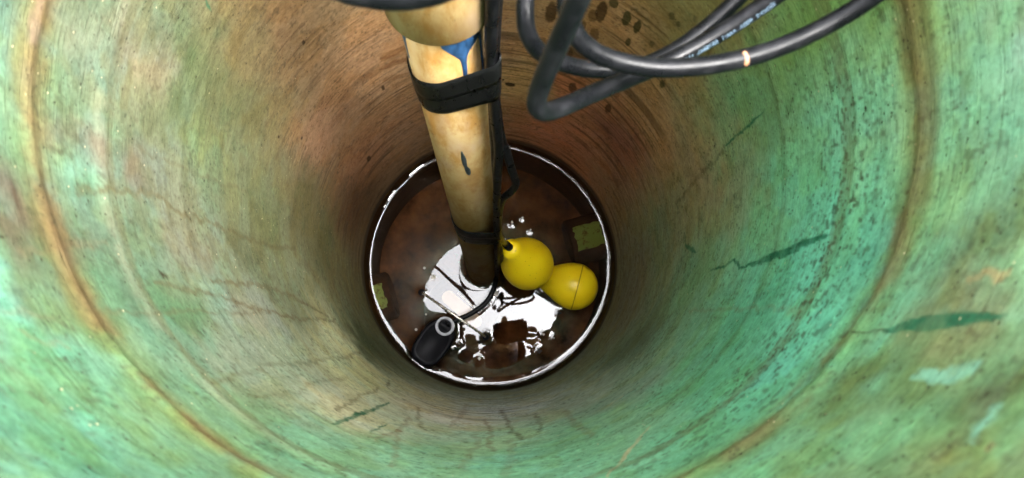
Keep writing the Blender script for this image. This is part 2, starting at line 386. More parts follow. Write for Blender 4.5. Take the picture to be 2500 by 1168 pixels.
MARKS=[
('run',[(190,468),(250,465),(320,468),(375,472),(410,498),(440,520),(500,540),(560,565),(640,595),(720,610)],11.05,RUN,0.64),
('run',[(340,365),(380,385),(440,405),(520,440),(600,470)],7.65,RUN,0.36),
('run',[(513,686),(580,694),(657,701),(719,727),(760,750),(801,773)],7.65,RUN,0.64),
('run',[(380,690),(436,701),(513,717),(580,737),(642,760),(719,778),(770,780),(820,782)],8.5,RUN,0.64),
('run',[(246,758),(329,766),(410,765),(431,755),(493,758),(534,766),(590,766),(642,760)],7.65,RUN,0.48),
('run',[(513,935),(580,917),(647,891),(700,888),(750,886),(847,871),(880,862)],10.2,RUN,0.40),
('run',[(616,966),(729,958),(760,933),(847,922)],10.2,RUN,0.36),
('run',[(1021,996),(1023,1030),(1038,1050)],7.65,RUN,0.56),
('run',[(1222,1002),(1239,1030),(1252,1057),(1279,1074)],9.35,RUN,0.64),
('run',[(1181,1023),(1198,1053),(1194,1074),(1201,1101)],10.2,RUST,0.56),
('run',[(1303,1009),(1320,1033),(1317,1057)],8.5,RUN,0.48),
('run',[(1001,1019),(973,1050),(967,1098),(960,1142)],11.05,RUST,0.44),
('run',[(973,1050),(930,1070),(915,1078)],10.2,RUST,0.44),
('run',[(922,941),(916,958),(882,963),(854,985),(820,1000)],7.65,RUN,0.56),
('run',[(950,930),(945,945),(962,958)],6,DK,.6),
('run',[(1378,1002),(1412,1040),(1446,1067)],13.6,RUST,0.36),
('run',[(1140,985),(1126,1016),(1099,1043)],10.2,RUST,0.32),
('run',[(1245,1075),(1250,1110),(1240,1160)],18.7,RUST,0.28),
('run',[(1160,1060),(1168,1090),(1140,1110),(1130,1150)],13.6,RUST,0.32),
('run',[(1680,760),(1800,755),(1880,750),(1960,765)],10.2,RUST,0.28),
('run',[(60,620),(150,600),(260,590)],13.6,RUST,0.24),
('run',[(0,760),(60,765),(130,770)],15.3,RUST,0.28),
('run',[(60,820),(150,840),(165,850)],10.2,RUST,0.40),
('run',[(1650,500),(1700,440),(1760,380),(1770,360)],10,DK,.45),
('leaf',[(1735,661),(1752,657),(1772,648),(1790,636),(1800,640),(1803,655),(1812,652),(1826,645)],9,EM,.85),
('leaf',[(1820,648),(1850,640),(1890,625),(1940,605),(1990,588),(2022,575)],24,EM,.85),
('leaf',[(2165,806),(2200,796),(2260,788),(2340,785),(2400,780),(2448,776)],44,EM,.85),
('leaf',[(2080,816),(2110,813),(2140,808),(2172,806)],6,DK,.8),
('leaf',[(815,1038),(850,1022),(890,1006),(930,992),(950,984)],13,EM,.9),
('leaf',[(905,1056),(925,1046),(945,1034)],6,EM,.9),
('leaf',[(1770,358),(1800,330),(1835,298),(1868,270)],7,EM,.9),
('leaf',[(1672,600),(1685,606),(1700,618)],13,EM,.7),
('leaf',[(1480,1168),(1515,1130),(1548,1090),(1572,1060),(1586,1040)],12,PALE,.75),
('leaf',[(1483,992),(1500,980),(1520,967)],7,PALE,.7),
('leaf',[(498,0),(508,12),(516,26)],7,EM,.8),
('run',[(2375,690),(2400,675),(2440,675),(2470,660)],22,(0.30,0.20,0.09),.6),
('run',[(2250,910),(2290,920),(2330,905),(2360,900)],40,(0.15,0.34,0.24),.7),
('run',[(2380,1060),(2410,1030),(2430,1000)],22,(0.15,0.34,0.24),.7),
('run',[(390,662),(400,670),(410,680)],7,DK,.9),
('run',[(395,672),(410,672)],8,DK,.8),
('run',[(130,365),(150,366),(172,366)],10,DK,.7),
('run',[(745,1140),(775,1150),(790,1156)],10,DK,.7),
('run',[(255,150),(262,200),(270,240),(265,280),(300,260)],34,(0.10,0.09,0.04),.45),
('run',[(370,90),(378,120),(385,130)],16,(0.07,0.07,0.03),.6),
('run',[(80,90),(88,40),(95,0)],30,(0.15,0.10,0.07),.5),
('run',[(940,140),(965,130),(990,118)],26,(0.17,0.075,0.025),.7),
('run',[(940,165),(965,155),(1000,145)],26,(0.17,0.075,0.025),.7),
('run',[(940,195),(960,190),(985,185)],22,(0.17,0.075,0.025),.6),
]
GD=(0.025,0.03,0.008); BD=(0.05,0.024,0.01)
DROPS=[(1530,45,12,22,GD,.85),(1556,66,10,21,GD,.85),(1534,103,7,12,GD,.8),(1498,8,14,14,GD,.8),(1345,32,15,26,BD,.8),(1468,30,15,30,BD,.85),(1447,40,14,16,BD,.6),(1424,62,8,10,BD,.6),(1450,88,13,20,BD,.6),
(1398,215,11,12,BD,.8),(1485,265,9,13,BD,.8),(1618,205,8,13,GD,.8),(1245,207,13,5,(0.02,0.01,0.005),.9),(1228,195,3,3,(0.02,0.01,0.005),.9),(935,215,5,7,BD,.9),(742,105,5,8,(.03,.018,.008),.95),(681,335,4,6,(.03,.018,.008),.95),(738,338,5,6,(.03,.018,.008),.9),(900,388,7,8,BD,.9),
(1640,40,10,10,GD,.6),(1655,60,7,10,GD,.6),(1590,110,8,10,GD,.5),(1505,230,10,9,BD,.5),(1690,75,5,9,GD,.6),(1390,130,10,16,BD,.6),(400,674,7,8,DK,.9),(2333,263,10,9,(.05,.03,.01),.6),(2450,230,8,8,(.05,.03,.01),.5),(2215,470,8,6,(.05,.03,.01),.7),(2416,1090,14,14,(.16,.10,.05),.5),(2320,1060,9,9,(.05,.04,.02),.5)]
#STAINS_AND_SHADE_END
def vnoise(x, y, z, seed):
    xi = np.floor(x).astype(np.int64); yi = np.floor(y).astype(np.int64); zi = np.floor(z).astype(np.int64)
    fx = x - xi; fy = y - yi; fz = z - zi
    fx = fx * fx * (3 - 2 * fx); fy = fy * fy * (3 - 2 * fy); fz = fz * fz * (3 - 2 * fz)
    def h(a, b, c):
        n = (a * 374761393 + b * 668265263 + c * 2147483647 + seed * 1274126177) & 0xffffffff
        n = ((n ^ (n >> 13)) * 1274126177) & 0xffffffff
        n = ((n ^ (n >> 16)) * 2246822519) & 0xffffffff
        return ((n ^ (n >> 15)) & 0xffff) / 65535.0
    r = 0
    for a in (0, 1):
        for b in (0, 1):
            for c in (0, 1):
                r = r + h(xi + a, yi + b, zi + c) * (fx if a else 1 - fx) * (fy if b else 1 - fy) * (fz if c else 1 - fz)
    return r
def fbm(p, s, sz, seed, octv=4):
    x, y, z = p
    if max(s, sz) * 2 ** (octv - 1) < 420 and x.shape == (NZ, NT):        # broad noise: every 4th grid point is enough
        k = 4; q = tuple(a[::k, ::k] for a in p); c = fbm(q, s, sz, seed, octv)
        c = np.concatenate([c, c[:, :1]], 1)
        r = np.empty((c.shape[0], NT)); f = (np.arange(NT) % k) / k; j = np.arange(NT) // k
        r = c[:, j] * (1 - f) + c[:, j + 1] * f
        i = np.arange(NZ) // k; i2 = np.minimum(i + 1, c.shape[0] - 1); f = ((np.arange(NZ) % k) / k)[:, None]
        return r[i] * (1 - f) + r[i2] * f
    r = 0; a = 0.5; t = 0
    for o in range(octv):
        r = r + a * vnoise(x * s + 31.7, y * s + 17.1, z * sz + 7.3, seed + o); t += a
        a *= 0.55; s *= 2.03; sz *= 2.03
    return r / t
def sst(x, a, b):
    t = np.clip((x - a) / (b - a), 0, 1); return t * t * (3 - 2 * t)

NT, NZ = 1120, 500
def build_wall():
    th = np.linspace(-math.pi, math.pi, NT, endpoint=False)
    zz = np.concatenate([np.linspace(RIM, ZW - 0.03, NZ - 20), np.linspace(ZW - 0.04, FLOOR - 0.01, 20)])
    T, Z = np.meshgrid(th, zz)
    X = np.cos(T); Y = np.sin(T)
    p = (X * R, Y * R, Z)
    # zones: soft blend between colours holding stain, light and shade, with a warped domain
    wa = (fbm(p, 9, 7, 11) - 0.5) * 0.35; wz = (fbm(p, 9, 7, 23) - 0.5) * 0.15
    wa += (fbm(p, 40, 55, 12, 3) - 0.5) * 0.16; wz += (fbm(p, 40, 55, 24, 3) - 0.5) * 0.08
    Tn = T + wa; Zn = Z + wz
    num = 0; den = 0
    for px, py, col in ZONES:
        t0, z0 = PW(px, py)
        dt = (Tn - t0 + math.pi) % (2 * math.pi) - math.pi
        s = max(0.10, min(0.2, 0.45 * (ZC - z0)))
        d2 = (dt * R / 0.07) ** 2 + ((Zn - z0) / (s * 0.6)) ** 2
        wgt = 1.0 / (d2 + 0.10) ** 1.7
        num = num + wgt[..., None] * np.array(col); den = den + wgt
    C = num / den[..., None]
    def lay(mask, col, amt=1.0, sl=(slice(None), slice(None))):
        m = np.clip(mask * amt, 0, 1)[..., None]
        C[sl] = C[sl] * (1 - m) + np.array(col) * m
    # film of algae, chalk and dirt: hue drifts gently, strongest above the joint
    n1 = fbm(p, 26, 40, 40, 5); n2 = fbm(p, 34, 30, 60, 5); n3 = fbm(p, 120, 170, 80, 4)
    n4 = fbm(p, 85, 85, 140, 4); n5 = fbm(p, 45, 32, 150, 4); n6 = fbm(p, 60, 48, 160, 4)
    green = C[..., 1] / (C.sum(-1) + 1e-6)
    isg = sst(green, 0.36, 0.42)
    top = sst(Z, ZRING - 0.02, ZRING + 0.05)
    def tint(mask, mul, amt):
        m = np.clip(mask * amt, 0, 1)[..., None]; C[...] = C * (1 - m + m * np.array(mul))
    tint(sst(n2, 0.46, 0.60), (1.04, 0.90, 0.62), 0.55)                 # olive
    tint(sst(n6, 0.54, 0.66) * isg, (0.90, 1.10, 1.12), 0.5)            # mint
    tint(sst(n5, 0.55, 0.68), (1.10, 1.04, 0.96), 0.5)                  # chalk
    tint(sst(n4, 0.54, 0.66), (0.74, 0.70, 0.60), 0.45)                 # dirt
    tint(sst(n1, 0.50, 0.62) * top, (1.08, 0.92, 0.64), 0.75)           # tan blotches near the rim
    tint(sst(1 - n1, 0.52, 0.62) * top * isg, (1.04, 1.18, 1.14), 0.6)
    C *= (0.88 + 0.24 * n3)[..., None]
    lum = (C @ np.array((0.3, 0.6, 0.1)))[..., None]; C = C * 0.82 + 0.18 * lum * np.array((1.06, 1.0, 0.86))
    # trowel lines that climb slowly round the wall
    zl = Z + 0.010 * np.sin(T - 0.6) + 0.004 * (fbm(p, 6, 3, 71, 3) - 0.5)
    l1 = vnoise(zl * 75, zl * 0 + 3, T * 0 + 0.5, 5) ; l1b = np.abs(l1 - 0.5) * 2
    line = (1 - sst(l1b, 0.02, 0.16)) * sst(fbm(p, 14, 8, 72, 3), 0.35, 0.6)
    l2 = np.abs(vnoise(zl * 150 + 9, zl * 0 + 5, T * 0, 6) - 0.5) * 2
    line2 = (1 - sst(l2, 0.02, 0.2)) * sst(fbm(p, 16, 9, 73, 3), 0.4, 0.62)
    brown = 1 - sst(green, 0.34, 0.40)
    lay(line, (0.045, 0.030, 0.016), 0.12); lay(line * brown, (0.045, 0.026, 0.014), 0.50); lay(line2 * brown, (0.05, 0.03, 0.016), 0.35)
    rad = 0.0006 * line * brown + 0.0005 * line2 * brown
    # rusty joint and a paler one below
    tint(np.exp(-((Z - ZRING) / 0.020) ** 2) * sst(n5, 0.34, 0.56), (1.10, 0.84, 0.48), 0.8)
    zr = ZRING + 0.006 * (fbm(p, 20, 20, 51, 4) - 0.5) * 2
    nr = fbm(p, 24, 30, 52, 5)
    lay(np.exp(-((Z - zr) / (0.0045 + 0.011 * nr)) ** 2) * sst(nr, 0.28, 0.55), (0.115, 0.068, 0.030), 0.75)
    lay(np.exp(-((Z - zr - 0.009) / 0.0055) ** 2) * sst(nr, 0.40, 0.60), (0.115, 0.115, 0.045), 0.5)
    lay(np.exp(-((Z - zr + 0.008) / 0.007) ** 2) * sst(n2, 0.46, 0.6), (0.12, 0.074, 0.034), 0.5)
    rad = rad + 0.0012 * np.exp(-((Z - zr) / 0.004) ** 2)
    t0, z2 = PW(248, 300)
    west = sst(-X, 0.15, 0.5)
    lay(np.exp(-((Z - z2 - 0.008 * (fbm(p, 12, 12, 53, 3) - 0.5)) / 0.009) ** 2) * west * sst(n1, 0.36, 0.5), (0.26, 0.21, 0.14), 0.26)
    t0, z3 = PW(1920, 450)
    east = sst(X, 0.2, 0.6)
    lay(np.exp(-((Z - z3 - 0.008 * (fbm(p, 12, 12, 54, 3) - 0.5)) / 0.006) ** 2) * east, (0.06, 0.055, 0.02), 0.28)
    rad = rad + 0.0006 * np.exp(-((Z - z3) / 0.005) ** 2) + 0.0006 * np.exp(-((Z - z2) / 0.006) ** 2)
    t5, z5 = PW(2060, 480); t6, z6 = PW(1850, 950); t7, z7 = PW(2000, 700)
    band = np.exp(-((Z - z7 + 0.02 * (T - t7)) / 0.05) ** 2) * np.exp(-((T - t7) / 0.75) ** 2)
    st = fbm(p, 260, 380, 170, 2)
    lay(sst(st, 0.56, 0.68) * band, (0.035, 0.032, 0.018), 0.75)
    lay(sst(st, 0.60, 0.70) * sst(n6, 0.45, 0.6), (0.04, 0.035, 0.018), 0.45)
    # runs, strokes, drops: polylines on the surface
    jt = (fbm(p, 110, 110, 91, 3) - 0.5) * 0.010; jz = (fbm(p, 110, 110, 92, 3) - 0.5) * 0.010
    for kind, pts, wpx, col, amt in MARKS:
        W = [PW(*q) for q in pts]
        tmin = min(a for a, b in W); tmax = max(a for a, b in W); zmin = min(b for a, b in W); zmax = max(b for a, b in W)
        i0 = max(np.searchsorted(-zz, -zmax) - 16, 0); i1 = min(np.searchsorted(-zz, -zmin) + 16, NZ)
        j0 = max(np.searchsorted(th, tmin) - 24, 0); j1 = min(np.searchsorted(th, tmax) + 24, NT)
        sl = (slice(i0, i1), slice(j0, j1))
        k = 1.0 if kind == 'run' else 0.5
        U = T[sl] * R + jt[sl] * k; V = Z[sl] + jz[sl] * k
        best = np.full(U.shape, 9.0); wid = np.zeros(U.shape)
        n = len(W); tot = max(n - 1, 1)
        for s in range(n - 1):
            a = np.array((W[s][0] * R, W[s][1])); b = np.array((W[s + 1][0] * R, W[s + 1][1]))
            ab = b - a; tt = np.clip(((U - a[0]) * ab[0] + (V - a[1]) * ab[1]) / (ab @ ab + 1e-12), 0, 1)
            d = np.hypot(U - a[0] - tt * ab[0], V - a[1] - tt * ab[1])
            m = d < best; best = np.where(m, d, best)
            q = (s + tt) / tot
            prof = np.ones_like(q) if kind == 'run' else (0.15 + 0.85 * np.sin(np.pi * np.clip(q * 0.9 + 0.08, 0, 1)) if kind == 'leaf' else 0.6 + 0.4 * q)
            wid = np.where(m, prof, wid)
        dep = ZC - np.mean([b for a, b in W])
        hw = wpx * 0.5 * dep / F * wid
        e = 0.0016 if kind == 'run' else 0.0009
        mask = 1 - sst(best, hw - e * 0.5, hw + e)
        mask *= (0.55 + 0.45 * sst(n3[sl], 0.35, 0.6)) if kind == 'run' else (0.70 + 0.30 * sst(n4[sl], 0.40, 0.58))
        lay(mask, col, amt, sl)
    for px, py, rx, ry, col, amt in DROPS:
        t0, z0 = PW(px, py); dep = ZC - z0
        ru = rx * dep / F; t1, z1 = PW(px, py - ry); t2, z4 = PW(px, py + ry); rv = max(abs(z1 - z4) / 2, 0.0015)
        i0 = max(np.searchsorted(-zz, -z0 - 0.0) - 30, 0); j0 = max(np.searchsorted(th, t0) - 30, 0)
        sl = (slice(i0, i0 + 60), slice(j0, j0 + 60))
        d = np.sqrt(((T[sl] - t0) * R / ru) ** 2 + ((Z[sl] - z0) / rv) ** 2) + (n3[sl] - 0.5) * 0.5
        lay(1 - sst(d, 0.85, 1.15), col, amt, sl)
    # slime line just above the water
    wl = ZW + 0.022 + 0.010 * (fbm(p, 16, 16, 101, 3) - 0.5)
    lay(1 - sst(Z, wl - 0.006, wl + 0.014), (0.045, 0.032, 0.022), 0.85)
    C = np.clip(C, 0.01, 0.7)
    rad = rad + (n3 - 0.5) * 0.0008 + (fbm(p, 12, 14, 110, 3) - 0.5) * 0.003
    rr = R - rad * sst(np.abs(Z - ZW), 0.012, 0.10)
    V = np.stack([X * rr, Y * rr, Z], -1).reshape(-1, 3)
    i = np.arange(NZ - 1)[:, None] * NT; j = np.arange(NT)[None, :]; j2 = (j + 1) % NT
    Fq = np.stack([i + j, i + NT + j, i + NT + j2, i + j2], -1).reshape(-1, 4)
    me = bpy.data.meshes.new('wall')
    me.vertices.add(len(V)); me.vertices.foreach_set('co', V.astype(np.float32).ravel())
    me.loops.add(Fq.size); me.loops.foreach_set('vertex_index', Fq.astype(np.int32).ravel())
    me.polygons.add(len(Fq)); me.polygons.foreach_set('loop_start', np.arange(0, Fq.size, 4, dtype=np.int32))
    me.update(calc_edges=True); me.validate()
    ca = me.color_attributes.new('stain_and_shade', 'FLOAT_COLOR', 'POINT')
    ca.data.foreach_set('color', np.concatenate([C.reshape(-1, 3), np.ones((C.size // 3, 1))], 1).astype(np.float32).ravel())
    return me
basin = empty('fiberglass_basin', (0, 0, FLOOR))
tag(basin, 'round green fiberglass sump basin stained brown, its wall filling the picture', 'basin')
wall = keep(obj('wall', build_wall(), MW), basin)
M_SHELL = m_plain('green_fiberglass', (0.10, 0.26, 0.15), 0.55, 0.4, (20, 20, 20), 0.25)
keep(obj('outer_shell', lathe([(FLOOR - 0.012, 0.0), (FLOOR - 0.012, R + 0.008), (0.0, R + 0.008), (0.0005, R + 0.055), (0.008, R + 0.055), (0.008, R - 0.003), (0.0, R - 0.003)], (0, 0, 0), (0, 0, 1), 128), M_SHELL), basin)

def floor_mesh():
    bm = bmesh.new(); rings = []
    for i in range(30):
        r = (R + 0.004) * i / 29
        rings.append([bm.verts.new((r * math.cos(a), r * math.sin(a), FLOOR + 0.012 * math.sin(9 * r / R + 2 * math.sin(a * 2)) * math.cos(a * 3 + 4 * r / R) + 0.02 * (r / R) ** 4 + random.uniform(-.0015, .0015)))
                      for a in [2 * math.pi * k / 72 for k in range(72 if i else 1)]])
    for A, B in zip(rings, rings[1:]):
        for k in range(72):
            if len(A) == 1: bm.faces.new((A[0], B[k], B[(k + 1) % 72]))
            else: bm.faces.new((A[k], B[k], B[(k + 1) % 72], A[(k + 1) % 72]))
    return bm
keep(obj('floor', floor_mesh(), M_SLUDGE), basin)

def inlet(px_end, py_end, label, length, dep):
    """hub of an inlet pipe that sticks out of the wall under water"""
    p = PZ(px_end, py_end, ZW - dep)
    a = math.atan2(p.y, p.x)
    r = 0.046; zc = ZW - dep - r
    d = Vector((-math.cos(a), -math.sin(a), 0)); o = Vector((R * math.cos(a), R * math.sin(a), zc)) - d * 0.004
    L = length
    hub = keep(obj('inlet_hub', lathe([(0, r), (L - 0.004, r), (L, r - 0.004), (L, r - 0.009), (L - 0.03, r - 0.010), (L - 0.03, 0)], o, d, 48), M_STUB), basin)
    # painted square on the crown of the hub
    side = Vector((-d.y, d.x, 0)); bm = bmesh.new(); N = 12; G = []
    for i in range(N + 1):
        f = -0.52 + 1.04 * i / N
        row = []
        for j in range(7):
            s = 0.012 + (L - 0.022) * j / 6
            edge = .0022 if (i in (0, N) or j in (0, 6)) else .0005
            f2 = f + (random.uniform(-.05, .05) if i in (0, N) else 0)
            row.append(bm.verts.new(o + d * (s + random.uniform(-edge, edge)) + (side * math.sin(f2) + Vector((0, 0, 1)) * math.cos(f2)) * (r + 0.0012)))
        G.append(row)
    for i in range(N):
        for j in range(6): bm.faces.new((G[i][j], G[i][j + 1], G[i + 1][j + 1], G[i + 1][j]))
    pt = obj('paint_patch', bm, M_GREEN); pt.parent = hub
    hub['label'] = label
inlet(1432, 577, 'rusty inlet hub with a bright green square, right side under water', 0.074, 0.030)
inlet(928, 722, 'rusty inlet hub with a green square, left side under water', 0.040, 0.026)

# ------------------------------------------------------------------ discharge pipe
PB = PZ(1180, 652, ZW); PT = PD(1090, 100, 0.498)
PDIR = (PT - PB).normalized(); RP = 0.0302
def pipe_at(z): return PB + PDIR * ((z - PB.z) / PDIR.z)
_tmp = ray(1150, 350).normalized()
E2 = -(_tmp - PDIR * _tmp.dot(PDIR)).normalized()      # side of the pipe that faces the lens
E1 = E2.cross(PDIR) * -1
if E1.x < 0: E1 = -E1
pipe = empty('discharge_pipe', pipe_at(FLOOR + 0.19))
tag(pipe, 'leaning cream plastic discharge pipe with blue glue runs and black tape', 'pipe')
z_low = ZW - 0.10
p0 = pipe_at(z_low); p1 = pipe_at(-0.03)
LEN = (p1 - p0).length
keep(obj('tube', lathe([(0, RP - 0.004), (0, RP), (LEN, RP), (LEN, RP - 0.004)], p0, PDIR, 64), MP), pipe)
# row of the picture -> height on the pipe (front face)
def pipe_row(py):
    lo, hi = 0.0, LEN
    for _ in range(50):
        m = (lo + hi) / 2
        if PROJ(p0 + PDIR * m + E2 * RP)[1] > py: lo = m
        else: hi = m
    return lo
sC = pipe_row(93)
M_COUP = MP
keep(obj('coupling', lathe([(sC - 0.0005, RP + 0.0002), (sC, RP + 0.0055), (sC + 0.002, RP + 0.0068), (sC + 0.10, RP + 0.0075), (sC + 0.102, RP + 0.006), (sC + 0.102, RP + 0.0002)], p0, PDIR, 64), MP), pipe)
# elbow to the north wall, above the frame
el = [p1 + PDIR * s for s in (-0.05, -0.02, 0.0)]
top = p1
path = spline([p1 - PDIR * 0.03, p1, p1 + PDIR * 0.03 + Vector((0, 0.02, 0)), p1 + Vector((0, 0.06, 0.045))], 8)
keep(obj('elbow', tube(path, RP + 0.006, 32), MP), pipe)

def surf(s, f, off): return p0 + PDIR * s + (E1 * math.sin(f) + E2 * math.cos(f)) * (RP + off)
def patch(outline, off, name, mat):
    """thin dried film on the tube: rows of (s, f_left, f_right)"""
    bm = bmesh.new(); rows = []
    for s, a, b in outline:
        rows.append([bm.verts.new(surf(s, a + (b - a) * k / 6, off * math.sin(math.pi * (0.08 + 0.84 * k / 6)))) for k in range(7)])
    for A, B in zip(rows, rows[1:]):
        for k in range(6): bm.faces.new((A[k], A[k + 1], B[k + 1], B[k]))
    bmesh.ops.recalc_face_normals(bm, faces=bm.faces)
    return keep(obj(name, bm, mat), pipe)
S_ = lambda py: pipe_row(py)
s0 = sC - 0.013
patch([(sC + .001, -.16, 1.05), (s0 + .0004, -.10, 1.0), (s0 - .004, .0, .90), (s0 - .009, .10, .66), (s0 - .013, .18, .52), (s0 - .018, .26, .45), (s0 - .026, .29, .42), (s0 - .040, .30, .41), (s0 - .058, .31, .40), (s0 - .075, .32, .39)], 0.0011, 'glue_run', M_BLUE)
patch([(s0 - .003, .78, .95), (s0 - .010, .83, .93), (s0 - .020, .85, .93), (s0 - .040, .86, .94), (s0 - .060, .87, .93)], 0.0010, 'glue_run', M_BLUE)
patch([(s0 - .002, -1.25, -1.02), (s0 - .012, -1.2, -1.08), (s0 - .025, -1.18, -1.12), (s0 - .036, -1.16, -1.13)], 0.0009, 'glue_run', M_BLUE)
sa, sb = S_(368), S_(428)
patch([(sa, -.07, -.05), (sa + (sb - sa) * .3, -.11, .05), (sa + (sb - sa) * .55, -.10, .04), (sa + (sb - sa) * .62, -.05, .03), (sa + (sb - sa) * .75, -.06, .12), (sa + (sb - sa) * .93, -.03, .12), (sb, .04, .09)], 0.0009, 'glue_drop', M_SLATE)

def wallsafe(px, py, dep):
    a, z = PW(px, py); return min(dep, (ZC - z) - 0.012)
def over_rim(p, ang):
    """on from p: up the wall, over the rim and out on to the ground"""
    q = lambda r, z, f=1.0: Vector((r * math.cos(ang), r * math.sin(ang), z))
    m_ = (p + q(R - .02, -.02)) / 2; m_.z = max(p.z, -.07) * .6
    return [m_, q(R - .018, .004), q(R + .02, .022), q(R + .07, .013), q(R + .16, -.020)] + [Vector(((R + e_) * math.cos(a_), (R + e_) * math.sin(a_), -.0255)) for e_, a_ in ((.40, ang * .5 + math.radians(75) * .5 + .05), (.8, ang * .2 + math.radians(70) * .8 - .05), (1.3, ang * .1 + math.radians(66) * .9))]
def cab(pts, n=12, a0=95, a1=40):
    P = [PD(x, y, wallsafe(x, y, d)) for x, y, d in pts]
    return spline(over_rim(P[0], math.radians(a0))[::-1] + P + over_rim(P[-1], math.radians(a1)), n)
# ------------------------------------------------------------------ cables taped to the pipe
RC = 0.0046
def on_pipe(py, px, back=0.0):
    """a point right beside the pipe in the picture"""
    s = pipe_row(py); dep = PROJ(p0 + PDIR * s)[2]
    return PD(px, py, dep + back)
z_b = ZW + 0.004
c1 = [on_pipe(-140, 1215, .0), on_pipe(-40, 1204), on_pipe(40, 1201), on_pipe(120, 1199), on_pipe(200, 1204), on_pipe(290, 1210), on_pipe(360, 1217, -.004), on_pipe(440, 1214, -.004), on_pipe(520, 1212), on_pipe(575, 1213),
      on_pipe(625, 1214), PZ(1212, 672, ZW + 0.020), PZ(1205, 706, ZW + 0.010), PZ(1186, 740, ZW + 0.008), PZ(1150, 766, ZW + 0.008), PZ(1112, 783, ZW + 0.010), PZ(1090, 793, ZW + 0.010)]
c1 = over_rim(c1[0], math.radians(76))[::-1] + c1
pump_cable = obj('pump_cable', tube(spline(c1, 10), RC, 16), MC)
tag(pump_cable, 'black cable taped down the pipe and curving over the water to the capsule', 'cable')

def hull2(pts):
    pts = sorted(pts); 
    def half(P):
        h = []
        for p in P:
            while len(h) > 1 and (h[-1][0] - h[-2][0]) * (p[1] - h[-2][1]) - (h[-1][1] - h[-2][1]) * (p[0] - h[-2][0]) <= 0: h.pop()
            h.append(p)
        return h
    a = half(pts); b = half(pts[::-1]); return a[:-1] + b[:-1]
def tape(sA, sB, slope, off, cabs, name):
    """a band wrapped round tube and cables; slope lifts it on the cable side"""
    mid = (sA + sB) / 2
    pts = [((RP + off) * math.cos(a), (RP + off) * math.sin(a)) for a in [2 * math.pi * k / 60 for k in range(60)]]
    for x, y, r in cabs:
        pts += [(x + (r + off) * math.cos(a), y + (r + off) * math.sin(a)) for a in [2 * math.pi * k / 24 for k in range(24)]]
    H = hull2(pts); bm = bmesh.new(); rows = []
    for k in range(6):
        t = k / 5; s = sA + (sB - sA) * t
        bulge = 0.0004 * math.sin(math.pi * t) + 0.0003 * random.random()
        row = []
        for x, y in H:
            l = math.hypot(x, y); f = (l + bulge) / l
            row.append(bm.verts.new(p0 + PDIR * (s + slope * x / RP + 0.0007 * math.sin(7 * math.atan2(y, x) + k)) + E1 * x * f + E2 * y * f))
        rows.append(row)
    n = len(H)
    for A, B in zip(rows, rows[1:]):
        for k in range(n): bm.faces.new((A[k], A[(k + 1) % n], B[(k + 1) % n], B[k]))
    # turned-in edges so the band has thickness
    for row in (rows[0], rows[-1]):
        inner = []
        for v, (x, y) in zip(row, H):
            l = math.hypot(x, y); inner.append(bm.verts.new(v.co - (E1 * x + E2 * y) / l * 0.0008))
        for k in range(n): bm.faces.new((row[k], row[(k + 1) % n], inner[(k + 1) % n], inner[k]))
    bmesh.ops.recalc_face_normals(bm, faces=bm.faces)
    return keep(obj(name, bm, M_TAPE), pipe)
def cab_at(py, px):
    s = pipe_row(py); q = on_pipe(py, px) - (p0 + PDIR * s)
    return (q.dot(E1), q.dot(E2), RC)
sa, sb = pipe_row(268), pipe_row(190)
cu = [cab_at(200, 1204), cab_at(200, 1200)]
tape(sa, sa + (sb - sa) * .56, .019, .0010, cu, 'tape_band'); tape(sa + (sb - sa) * .46, sb, .021, .0016, cu, 'tape_band')
sa, sb = pipe_row(594), pipe_row(565)
cl = [cab_at(575, 1213)]
tape(sa, sa + (sb - sa) * .62, .005, .0010, cl, 'tape_band'); tape(sa + (sb - sa) * .5, sb, .007, .0015, cl, 'tape_band')

# ------------------------------------------------------------------ yellow float switches
def pear(L, rmax, neck):
    prof = [(0, 0.0), (0.001, neck * .55), (0.004, neck * .85), (0.010, neck)]
    c = L - rmax
    n = 22
    for i in range(1, n + 1):
        t = i / n; s = 0.010 + (c - 0.010) * t
        prof.append((s, neck + (rmax - neck) * math.sin(t * math.pi / 2) ** 1.45))
    for i in range(1, 15):
        a = i / 14 * math.pi / 2
        prof.append((c + rmax * math.sin(a), rmax * math.cos(a) if i < 14 else 0.0))
    return prof
# hanging one, seen nearly end-on
ball = PD(1289, 646, 1.135); tip = PD(1243, 604, 1.045)
ax = (ball - tip).normalized(); Lf = (ball - tip).length + 0.0425
fl = empty('float_switch', ball)
tag(fl, 'yellow pear float hanging by its cable beside the pipe above the water', 'float switch', 'yellow float switches')
keep(obj('body', lathe(pear(Lf, 0.0430, 0.0165), tip, ax, 64), M_YEL), fl)
keep(obj('cable_sleeve', lathe([(-0.016, RC), (-0.016, RC + .0012), (-.002, RC + .0016), (0.004, RC + 0.0016)], tip, ax, 24), MC), fl)
c2 = [on_pipe(-140, 1222, .010), on_pipe(-40, 1212, .010), on_pipe(60, 1206, .008), on_pipe(200, 1203, .009), on_pipe(330, 1206, .010), on_pipe(450, 1213, .006), on_pipe(540, 1216, -.004), on_pipe(572, 1218, -.012), tip - ax * 0.020, tip + ax * .004]
c2 = over_rim(c2[0], math.radians(72))[::-1] + c2
keep(obj('cable', tube(spline(c2, 10), RC * .92, 16), MC), fl)
